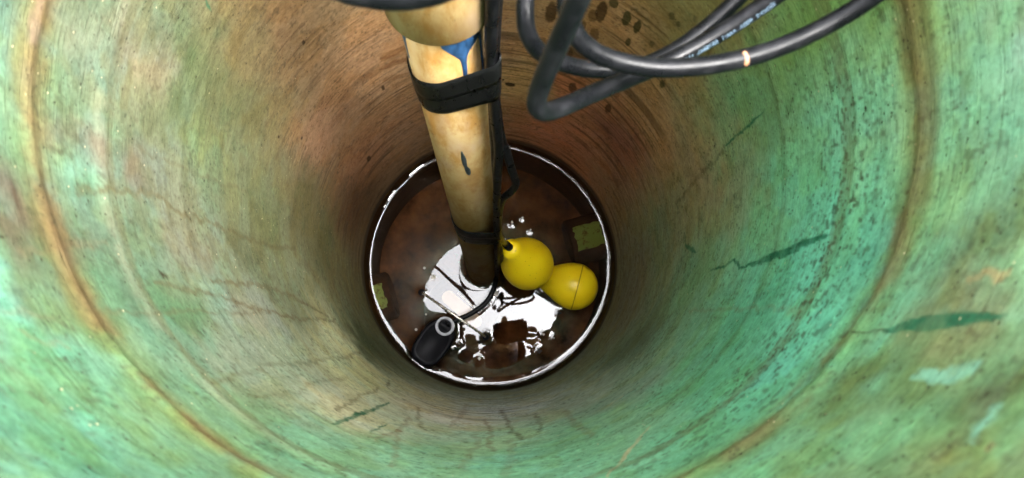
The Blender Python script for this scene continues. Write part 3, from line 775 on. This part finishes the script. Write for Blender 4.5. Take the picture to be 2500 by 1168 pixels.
# floating one, on its side
ball2 = PZ(1403, 700, ZW + 0.012); tip2 = PZ(1300, 672, ZW + 0.006)
ax2 = (ball2 - tip2).normalized()
fl2 = empty('float_switch', ball2)
tag(fl2, 'yellow pear float with a seam lying on its side in the water', 'float switch', 'yellow float switches')
keep(obj('body', lathe(pear((ball2 - tip2).length + 0.042, 0.0425, 0.0165), tip2, ax2, 64), M_YEL), fl2)
Ls = (ball2 - tip2).length
keep(obj('seam', lathe([(Ls + .0035, .0424), (Ls + .0040, .0430), (Ls + .0050, .0430), (Ls + .0055, .0422)], tip2, ax2, 64), M_SEAM), fl2)
c3 = [on_pipe(-140, 1226, .018), on_pipe(0, 1212, .018), on_pipe(200, 1206, .016), on_pipe(330, 1222, .012), on_pipe(372, 1237, .006), on_pipe(410, 1248, .0), on_pipe(446, 1259, .0), on_pipe(466, 1250, .0), on_pipe(486, 1228, .004), on_pipe(520, 1219, .012), on_pipe(570, 1218, .012), on_pipe(620, 1222, .010), PZ(1235, 660, ZW + .03), PZ(1275, 668, ZW + .008), tip2 + ax2 * .004]
c3 = over_rim(c3[0], math.radians(68))[::-1] + c3
keep(obj('cable', tube(spline(c3, 10), RC * .92, 16), MC), fl2)

# ------------------------------------------------------------------ black capsule at the water line
cap_c = PZ(1057, 838, ZW + 0.006); cap_t = PZ(1086, 797, ZW + 0.006)
ca = (cap_t - cap_c).normalized(); cb = Vector((0, 0, 1)).cross(ca)
def stadium(L, Wd, n=40):
    out = []
    for k in range(n):
        a = 2 * math.pi * k / n
        e = 2.8
        c, s = math.cos(a), math.sin(a)
        out.append((L * math.copysign(abs(c) ** (2 / e), c), Wd * math.copysign(abs(s) ** (2 / e), s)))
    return out
capsule = empty('sealed_capsule', cap_c)
tag(capsule, 'black oblong plastic capsule with rounded corners half sunk at the water edge', 'capsule')
bm = bmesh.new(); rows = []
for zo, sc in ((-.060, .80), (-.050, .95), (-.02, 1.0), (.001, 1.0), (.005, .97), (.0070, .90), (.0068, .76), (.0056, .72)):
    rows.append([bm.verts.new(cap_c + ca * x * sc + cb * y * (sc if sc > .8 else sc * .97) + Vector((0, 0, zo))) for x, y in stadium(.043, .029)])
for A, B in zip(rows, rows[1:]):
    for k in range(40): bm.faces.new((A[k], A[(k + 1) % 40], B[(k + 1) % 40], B[k]))
bm.faces.new(rows[-1]); bm.faces.new(rows[0][::-1])
bmesh.ops.recalc_face_normals(bm, faces=bm.faces)
keep(obj('housing', bm, M_BLK), capsule)
gp = PZ(1087, 797, ZW + 0.009)
keep(obj('gland', lathe([(-.02, .017), (.004, .017), (.007, .015), (.007, .009)], gp, (0, 0, 1), 40), M_BLK), capsule)
keep(obj('gland_ring', lathe([(.0072, .0170), (.0085, .0168), (.0090, .0155), (.0090, .0128), (.0082, .0120), (.0072, .0120)], gp, (0, 0, 1), 48), M_GREYRING), capsule)

# ------------------------------------------------------------------ submersible pump under the pipe
pump = empty('submersible_pump', (PB.x, PB.y, FLOOR + 0.005))
tag(pump, 'submerged dark pump with white nameplate and wire handle below the pipe', 'pump')
pc = PZ(1125, 760, ZW - 0.045); pc.z = 0
keep(obj('housing', lathe([(FLOOR + .004, .070), (ZW - .075, .072), (ZW - .062, .066), (ZW - .052, .055), (ZW - .048, .03), (ZW - .048, 0)], (pc.x, pc.y, 0), (0, 0, 1), 48), M_CAST), pump)
keep(obj('discharge_boss', tube(spline([(pc.x, pc.y, ZW - .11), (pc.x * .5 + p0.x * .5, pc.y * .5 + p0.y * .5, ZW - .12), (p0.x, p0.y, z_low - .01), tuple(p0 + PDIR * .02)], 8), RP + .007, 24), M_CAST), pump)
la = PZ(1083, 716, ZW - .046); lb = PZ(1172, 795, ZW - .046)
ld = (lb - la).normalized(); ln = Vector((0, 0, 1)).cross(ld)
def plate(a, b, hw, z, th=.0012):
    d = (b - a).normalized(); nn = Vector((0, 0, 1)).cross(d); L = (b - a).length; out = []
    for cx, a0 in ((L - hw * .8, -90), (hw * .8, 90)):
        for k in range(9):
            t = math.radians(a0 + 180 * k / 8)
            out.append(a + d * (cx + hw * .8 * math.cos(t)) + nn * hw * math.sin(t))
    bm = bmesh.new()
    lo = [bm.verts.new((p.x, p.y, z)) for p in out]; up = [bm.verts.new((p.x, p.y, z + th)) for p in out]
    bm.faces.new(up); n = len(out)
    for k in range(n): bm.faces.new((lo[k], lo[(k + 1) % n], up[(k + 1) % n], up[k]))
    bmesh.ops.recalc_face_normals(bm, faces=bm.faces)
    return bm
npl = keep(obj('nameplate', plate(la, lb, .0125, ZW - .047), M_WHITE, smooth=False), pump)
# row of worn, unreadable characters beside the plate
bm = bmesh.new(); t = la + ln * -.0 + ld * .024
sgn = 1 if (ln.y > 0) else -1
pos = .020
while pos < .078:
    wch = random.uniform(.003, .005); hch = random.choice((.0035, .0035, .0055))
    q = la + ld * pos + ln * sgn * .0175
    for dx, dy, sx, sy in ((0, 0, .0009, hch), (wch - .0012, 0, .0009, hch * .8), (wch * .5, hch * random.choice((-.4, .4)), wch * .5, .0008)):
        c = q + ld * dx + ln * sgn * dy
        vs = [bm.verts.new((c + ld * ux * sx * .5 + ln * uy * sy * .5).xy.to_3d() + Vector((0, 0, ZW - .0462))) for ux, uy in ((-1, -1), (1, -1), (1, 1), (-1, 1))]
        bm.faces.new(vs)
    pos += wch + .0013
lt = obj('lettering', bm, M_WHITE, smooth=False); lt.parent = npl
ha, hb = PZ(1029, 714, ZW + .002), PZ(1186, 823, ZW + .002); hm = (ha + hb) / 2 + Vector((0, 0, .018))
hand = keep(obj('handle', tube(spline([ha + Vector((0, 0, -.05)), ha, ha * .75 + hm * .25 + Vector((0, 0, .006)), hm, hb * .75 + hm * .25 + Vector((0, 0, .006)), hb, hb + Vector((0, 0, -.05))], 8), .0024, 12), M_STEEL), pump)
for q in (ha, hb):
    k = obj('handle_grip', lathe([(-.012, .0), (-.012, .0052), (-.002, .0062), (.004, .0055), (.006, .0)], q, (0, 0, 1), 20), M_BLK); k.parent = hand; k.matrix_parent_inverse = Matrix.Translation(-pump.location) if False else hand.matrix_world.inverted() @ Matrix.Translation((0, 0, 0))
    k.matrix_parent_inverse = Matrix.Identity(4)

# ------------------------------------------------------------------ cable loops hanging across the opening
pathA = cab([(1475, -140, .20), (1432, -50, .215), (1398, 30, .228), (1358, 120, .245), (1328, 190, .26), (1312, 236, .27), (1312, 262, .275), (1332, 273, .282), (1372, 262, .290), (1450, 228, .302), (1550, 186, .312), (1640, 147, .318), (1740, 92, .318), (1850, 22, .312), (1960, -60, .30), (2060, -150, .29)], a0=84, a1=44)
la_ = obj('hanging_cable', tube(pathA, .0041, 18), MC)
tag(la_, 'black cable with a sharp V-shaped bend and pale blue printing', 'cable', 'cables looped across the opening')
pathB = cab([(1310, -150, .30), (1288, -50, .30), (1282, 30, .30), (1290, 85, .305), (1322, 130, .315), (1390, 160, .325), (1470, 172, .332), (1560, 163, .336), (1640, 128, .338), (1720, 72, .338), (1790, 8, .335), (1860, -70, .33), (1920, -150, .32)], a0=96, a1=54)
lb_ = obj('hanging_cable', tube(pathB, .0041, 18), MC)
tag(lb_, 'leftmost black cable dropping from the top edge and curving behind the others', 'cable', 'cables looped across the opening')
pathC = cab([(1420, -150, .26), (1392, -60, .265), (1384, 10, .268), (1396, 66, .272), (1432, 114, .278), (1500, 148, .284), (1600, 166, .289), (1700, 163, .292), (1800, 147, .294), (1900, 117, .295), (2000, 72, .295), (2100, 14, .29), (2200, -60, .28), (2300, -150, .27)], a0=90, a1=34)
lc_ = obj('hanging_cable', tube(pathC, .0041, 18), MC)
tag(lc_, 'black cable in a wide sagging arc up to the right with a tan blob', 'cable', 'cables looped across the opening')
pathD = cab([(640, -240, .19), (740, -98, .198), (830, -40, .203), (900, -20, .206), (985, -14, .208), (1075, -32, .206), (1170, -80, .20), (1280, -170, .19)], a0=150, a1=102)
ld_ = obj('hanging_cable', tube(pathD, .0050, 18), MC)
tag(ld_, 'thick grey-black cable arc crossing above the pipe at the top edge', 'cable', 'cables looped across the opening')

# tan blobs and scuffs on the jackets
def near(path, px, py):
    return min(range(len(path)), key=lambda i: (PROJ(path[i])[0] - px) ** 2 + (PROJ(path[i])[1] - py) ** 2)
def ell(c, u, v, w_, name, mat, parent):
    bm = bmesh.new(); bmesh.ops.create_uvsphere(bm, u_segments=16, v_segments=10, radius=1)
    for q in bm.verts:
        r = 1 + random.uniform(-.05, .05); q.co = c + (u * q.co.x + v * q.co.y + w_ * q.co.z) * r
    o = obj(name, bm, mat); o.parent = parent; return o
def blob(path, px, py, a, b, parent, name, mat, r=.0041, k=.9):
    i = near(path, px, py); t = frames(path)[i][0]; o = PD(px, py, PROJ(path[i])[2])
    c = path[i] + (CAM - path[i]).normalized() * r * k + (o - path[i]) * .6
    v = (CAM - path[i]).normalized(); u = (t - v * t.dot(v)).normalized()
    return ell(c, u * a, u.cross(v) * b, v * .0007, name, mat, parent)
blob(pathC, 1821, 143, .0016, .0032, lc_, 'glue_blob', M_TAN)
blob(pathC, 1898, 129, .0006, .0009, lc_, 'glue_blob', M_TAN, k=.75)
blob(pathB, 1436, 147, .0012, .0010, lb_, 'glue_blob', M_TAN, k=.7)
# printing
def lettering(path, s0px, text, size, phi_dir, parent, r):
    cu = bpy.data.curves.new('txt', 'FONT'); cu.body = text; cu.size = size; cu.space_character = 1.02
    to = bpy.data.objects.new('txt', cu); COL.objects.link(to)
    dg = bpy.context.evaluated_depsgraph_get()
    me = bpy.data.meshes.new_from_object(to.evaluated_get(dg)); bpy.data.objects.remove(to)
    pp = path[::-1]
    cum = [0]
    for a, b in zip(pp, pp[1:]): cum.append(cum[-1] + (b - a).length)
    i0 = near(pp, *s0px); st = cum[i0]; fr = frames(pp)
    for v in me.vertices:
        s = st + v.co.x; y = v.co.y - size * .35
        i = max(0, min(len(pp) - 2, int(np.searchsorted(cum, s)) - 1)); f = (s - cum[i]) / (cum[i + 1] - cum[i])
        c = pp[i].lerp(pp[i + 1], f); t = (pp[i + 1] - pp[i]).normalized()
        vv = (CAM - c).normalized(); vv = (vv - t * vv.dot(t)).normalized(); dn = t.cross(vv)
        if dn.dot(M3 @ Vector((0, -1, 0))) < 0: dn = -dn
        n0 = (vv * math.cos(phi_dir) + dn * math.sin(phi_dir)); b0 = (dn * math.cos(phi_dir) - vv * math.sin(phi_dir))
        a = y / r                                   # letters stand upside down in the picture
        v.co = c + (n0 * math.cos(a) + b0 * math.sin(a)) * (r + .00012)
    o = obj('printing', me, M_PRINT, smooth=False); o.parent = parent
    return o
lettering(pathA, (1893, -4), 'SJOO-2  600V  VW-1  E018997  1999991', .0031, math.radians(42), la_, .0041)

# ------------------------------------------------------------------ water surface with its meniscus
crumbs = []
def water_mesh():
    nth = 800
    rr = np.concatenate([np.linspace(0.0004, R - 0.030, 170), R - 0.030 + 0.030 * (np.linspace(0, 1, 62)[1:]) ** 0.8 - 0.0004])
    th = np.linspace(0, 2 * math.pi, nth, endpoint=False)
    T, RR = np.meshgrid(th, rr); X = RR * np.cos(T); Y = RR * np.sin(T)
    H = np.zeros_like(X)
    p = (X, Y, X * 0)
    wob = 0.85 + 0.3 * fbm((np.cos(T) * .3, np.sin(T) * .3, X * 0), 14, 14, 200, 3)
    H += 0.0058 * np.exp(-(R - RR) / (0.0052 * wob)) * wob
    def pull(d, h, a): 
        nonlocal H
        H += h * np.exp(-np.clip(d, 0, None) / a)
    pull(np.hypot(X - PB.x, Y - PB.y) - RP, .0024, .0045)
    for (b, e, r0, r1) in ((tip2, ball2, .016, .040),):
        ab = np.array((e.x - b.x, e.y - b.y)); tt = np.clip(((X - b.x) * ab[0] + (Y - b.y) * ab[1]) / (ab @ ab), 0, 1)
        pull(np.hypot(X - b.x - tt * ab[0], Y - b.y - tt * ab[1]) - (r0 + (r1 - r0) * tt), .0020, .004)
    u = (X - cap_c.x) * ca.x + (Y - cap_c.y) * ca.y; v = (X - cap_c.x) * cb.x + (Y - cap_c.y) * cb.y
    q = (np.abs(u / .043) ** 2.8 + np.abs(v / .029) ** 2.8) ** (1 / 2.8)
    pull((q - 1) * .036, .0020, .0055)
    pull(np.hypot(X - gp.x, Y - gp.y) - .018, .001, .004)
    for s in (ha, hb): pull(np.hypot(X - s.x, Y - s.y) - .006, .0012, .004)
    path = [q for q in spline(c1, 10) if q.z < ZW + .016]
    d = np.full(X.shape, 9.0)
    for a in path[::2]: d = np.minimum(d, np.hypot(X - a.x, Y - a.y))
    pull(d - .0035, .0006, .0030)
    for cx, cy, r in crumbs: pull(np.hypot(X - cx, Y - cy) - r, .0010, .0032)
    H += (fbm(p, 9, 9, 220, 1) - .5) * .0003
    V = np.stack([X, Y, ZW + H], -1).reshape(-1, 3)
    nr = len(rr)
    i = np.arange(nr - 1)[:, None] * nth; j = np.arange(nth)[None, :]; j2 = (j + 1) % nth
    Fq = np.stack([i + j, i + nth + j, i + nth + j2, i + j2], -1).reshape(-1, 4)
    me = bpy.data.meshes.new('water')
    me.vertices.add(len(V)); me.vertices.foreach_set('co', V.astype(np.float32).ravel())
    me.loops.add(Fq.size); me.loops.foreach_set('vertex_index', Fq.astype(np.int32).ravel())
    me.polygons.add(len(Fq)); me.polygons.foreach_set('loop_start', np.arange(0, Fq.size, 4, dtype=np.int32))
    me.update(calc_edges=True)
    return me
FLECKS = [(1170, 876, 7, 1, 'triangular white sky glint built as a fleck, alone below the wire handle end'), (1317, 858, 9, 0, 'dark crumb in a bright dimple below the white reflection, right'),  # first pale fleck stands in for a glint of sky on the water
          (1366, 765, 7, 0, 'dark crumb just below the float lying on its side'), (1276, 531, 5, 1, 'pale fleck farthest from the pipe above the hanging float'),
          (1250, 543, 6, 1, 'pale fleck nearest the pipe above the hanging float'), (1296, 561, 4, 1, 'pale fleck closest to the top of the hanging float'),
          (1352, 826, 4, 1, 'pale dot right of the white reflection, the farther of two'), (1327, 817, 5, 1, 'pale dot right of the white reflection, the nearer of two'),
          (1106, 852, 5, 1, 'pale fleck between the black capsule and wire handle, lower one'), (1121, 839, 4, 1, 'pale fleck between the black capsule and wire handle, upper one')]
fb = None
for k, (px, py, r, pale, lab) in enumerate(FLECKS):
    c = PZ(px, py, ZW + .0012); rm = r * .55 * 1.3 / F
    bm = bmesh.new(); bmesh.ops.create_icosphere(bm, subdivisions=2, radius=1)
    for q in bm.verts:
        q.co = c + Vector((q.co.x * rm * (1 + .35 * math.sin(3 * q.co.y + k)), q.co.y * rm * (1 + .3 * math.sin(2.5 * q.co.x + k * 2)), q.co.z * .0011))
    o = obj('surface_fleck', bm, M_CRUMB if pale else M_CRUMBD)
    tag(o, lab, 'fleck', 'flecks floating on the water')
    crumbs.append((c.x, c.y, rm))
BUB = [(1058, 677, 8, 'largest pale bubble ring, left of the pipe foot'), (1026, 838, 5, 'bubble touching the left side of the black capsule'),
       (1030, 816, 5, 'bubble beside the upper left corner of the black capsule'), (1016, 805, 4, 'small bubble farthest above left of the black capsule'),
       (1040, 768, 3, 'tiny bubble left of the wire handle middle'),       (1036, 655, 4, 'tiny bubble above left of the large bubble ring'),
       (1211, 718, 8, 'bright round bubble touching the bent cable below the pipe')]
for k, (px, py, r, lab) in enumerate(BUB):
    c = PZ(px, py, ZW + .0003); rm = r * .8 * 1.3 / F
    o = obj('bubble', lathe([(.0002, rm), (.0012, rm * .93), (.0016, rm * .7), (.0013, rm * .45), (.0009, rm * .3), (.0009, 0)], c, (0, 0, 1), 20), M_CRUMB)
    tag(o, lab, 'bubble', 'bubbles on the water')
wat = obj('water', water_mesh(), MWA)
wat['kind'] = 'structure'

# ------------------------------------------------------------------ the one who looks in: kneeling at the rim, seen only as a dark shape in the water
def skin_body(name, joints, edges, mat, parent, sub=2):
    me = bpy.data.meshes.new(name); keys = list(joints)
    me.from_pydata([joints[k][0] for k in keys], [(keys.index(a), keys.index(b)) for a, b in edges], [])
    o = bpy.data.objects.new(name, me); COL.objects.link(o)
    o.modifiers.new('skin', 'SKIN'); ss = o.modifiers.new('sub', 'SUBSURF'); ss.levels = ss.render_levels = sub
    for i, k in enumerate(keys):
        r = joints[k][1]; me.skin_vertices[0].data[i].radius = r if isinstance(r, tuple) else (r, r)
    me.skin_vertices[0].data[0].use_root = True
    dg = bpy.context.evaluated_depsgraph_get()
    m2 = bpy.data.meshes.new_from_object(o.evaluated_get(dg)); bpy.data.objects.remove(o)
    m2.materials.clear()
    return obj(name, m2, mat, parent)
person = empty('person', (0, -0.75, -0.03))
tag(person, 'person in dark clothes kneeling at the rim, a dark reflection in the water', 'person')
J = {'pelvis': ((0, -1.00, .36), (.15, .12)), 'waist': ((0, -.88, .50), (.14, .11)), 'chest': ((0, -.68, .62), (.17, .12)), 'neck': ((.03, -.38, .65), .06),
     'head': ((.05, -.18, .64), (.078, .09)), 'face': ((.055, -.11, .585), (.062, .07)),
     'shL': ((-.18, -.60, .62), .068), 'elL': ((-.25, -.42, .35), .045), 'wrL': ((-.088, -.16, .19), .030),
     'shR': ((.18, -.60, .62), .068), 'elR': ((.25, -.42, .35), .045), 'wrR': ((.205, -.16, .19), .030),
     'hipL': ((-.11, -.98, .32), .095), 'knL': ((-.16, -.62, .03), .062), 'anL': ((-.15, -1.06, .01), .042), 'toL': ((-.16, -1.18, -.0), .04),
     'hipR': ((.11, -.98, .32), .095), 'knR': ((.16, -.62, .03), .062), 'anR': ((.15, -1.06, .01), .042), 'toR': ((.16, -1.18, -.0), .04)}
Eg = [('pelvis', 'waist'), ('waist', 'chest'), ('chest', 'neck'), ('neck', 'head'), ('head', 'face'), ('chest', 'shL'), ('shL', 'elL'), ('elL', 'wrL'), ('chest', 'shR'), ('shR', 'elR'), ('elR', 'wrR'),
      ('pelvis', 'hipL'), ('hipL', 'knL'), ('knL', 'anL'), ('anL', 'toL'), ('pelvis', 'hipR'), ('hipR', 'knR'), ('knR', 'anR'), ('anR', 'toR')]
body = skin_body('body', J, Eg, M_CLOTH, None); keep(body, person)
body.data.materials.append(M_SKIN)
for pl in body.data.polygons:
    if pl.center.y > -.17 and pl.center.z > .48 and abs(pl.center.x - .04) < .12: pl.material_index = 1
capo = keep(obj('cap', lathe([(-.005, .098), (.02, .102), (.06, .092), (.085, .065), (.098, .03), (.1, 0)], (.05, -.185, .65), (0, -.2, 1), 32), M_CAP), person)
keep(obj('nose', lathe([(0, .014), (.018, .010), (.024, 0)], (.055, -.062, .545), (0, .7, -.7), 16), M_SKIN), person)
def hand_at(wx, sx, thumb):
    b = empty('tmp'); bpy.data.objects.remove(b)
    wr = Vector((wx, -.16, .19)); palm = wr + Vector((-sx * .030, .03, -.045))
    H = {'w': (tuple(wr), .026), 'p': (tuple(palm), (.036, .018))}
    keep(skin_body('hand', H, [('w', 'p')], M_SKIN, None, 2), person)
    for k in range(4):
        a = palm + Vector((-sx * .012, -.030 + .020 * k, -.004)); L = (.026, .030, .029, .023)[k]
        m_ = a + Vector((-sx * L, 0, -.016)); e = m_ + Vector((-sx * L * .25, 0, .018))
        keep(skin_body('finger', {'a': (tuple(a), .0095), 'b': (tuple(m_), .0085), 'c': (tuple(e), .0075)}, [('a', 'b'), ('b', 'c')], M_SKIN, None, 1), person)
    a = palm + Vector((0, .028, .012)); m_ = a + Vector((-sx * .03, .006, .014)); e = m_ + Vector((-sx * .026, -.006, .002))
    keep(skin_body('thumb', {'a': (tuple(a), .011), 'b': (tuple(m_), .0095), 'c': (tuple(e), .0085)}, [('a', 'b'), ('b', 'c')], M_SKIN, None, 1), person)
hand_at(-.088, -1, 0); hand_at(.205, 1, 0)
# the phone that took the picture: lens just above the eye point
ph = empty('phone', CAM + M3 @ Vector((.050, .034, .012)))
ph.rotation_euler = (M3 @ Matrix.Rotation(math.radians(9), 3, 'Z')).to_euler()
tag(ph, 'dark phone held flat above the basin by the kneeling person', 'phone')
bm = bmesh.new(); bmesh.ops.create_cube(bm, size=1)
for v in bm.verts: v.co = Vector((v.co.x * .158, v.co.y * .074, v.co.z * .008))
bmesh.ops.bevel(bm, geom=[e for e in bm.edges if abs(e.verts[0].co.z - e.verts[1].co.z) > .005], offset=.009, segments=4, affect='EDGES')
obj('case', bm, M_BLK, ph, smooth=False)
obj('lens', lathe([(-.0062, 0), (-.0062, .005), (-.004, .0055)], (-.055, -.026, 0), (0, 0, 1), 24), M_BLK, ph)
obj('screen', lathe([(0, 0)], (0, 0, .1), (0, 0, 1), 4), M_BLK, ph) if False else None
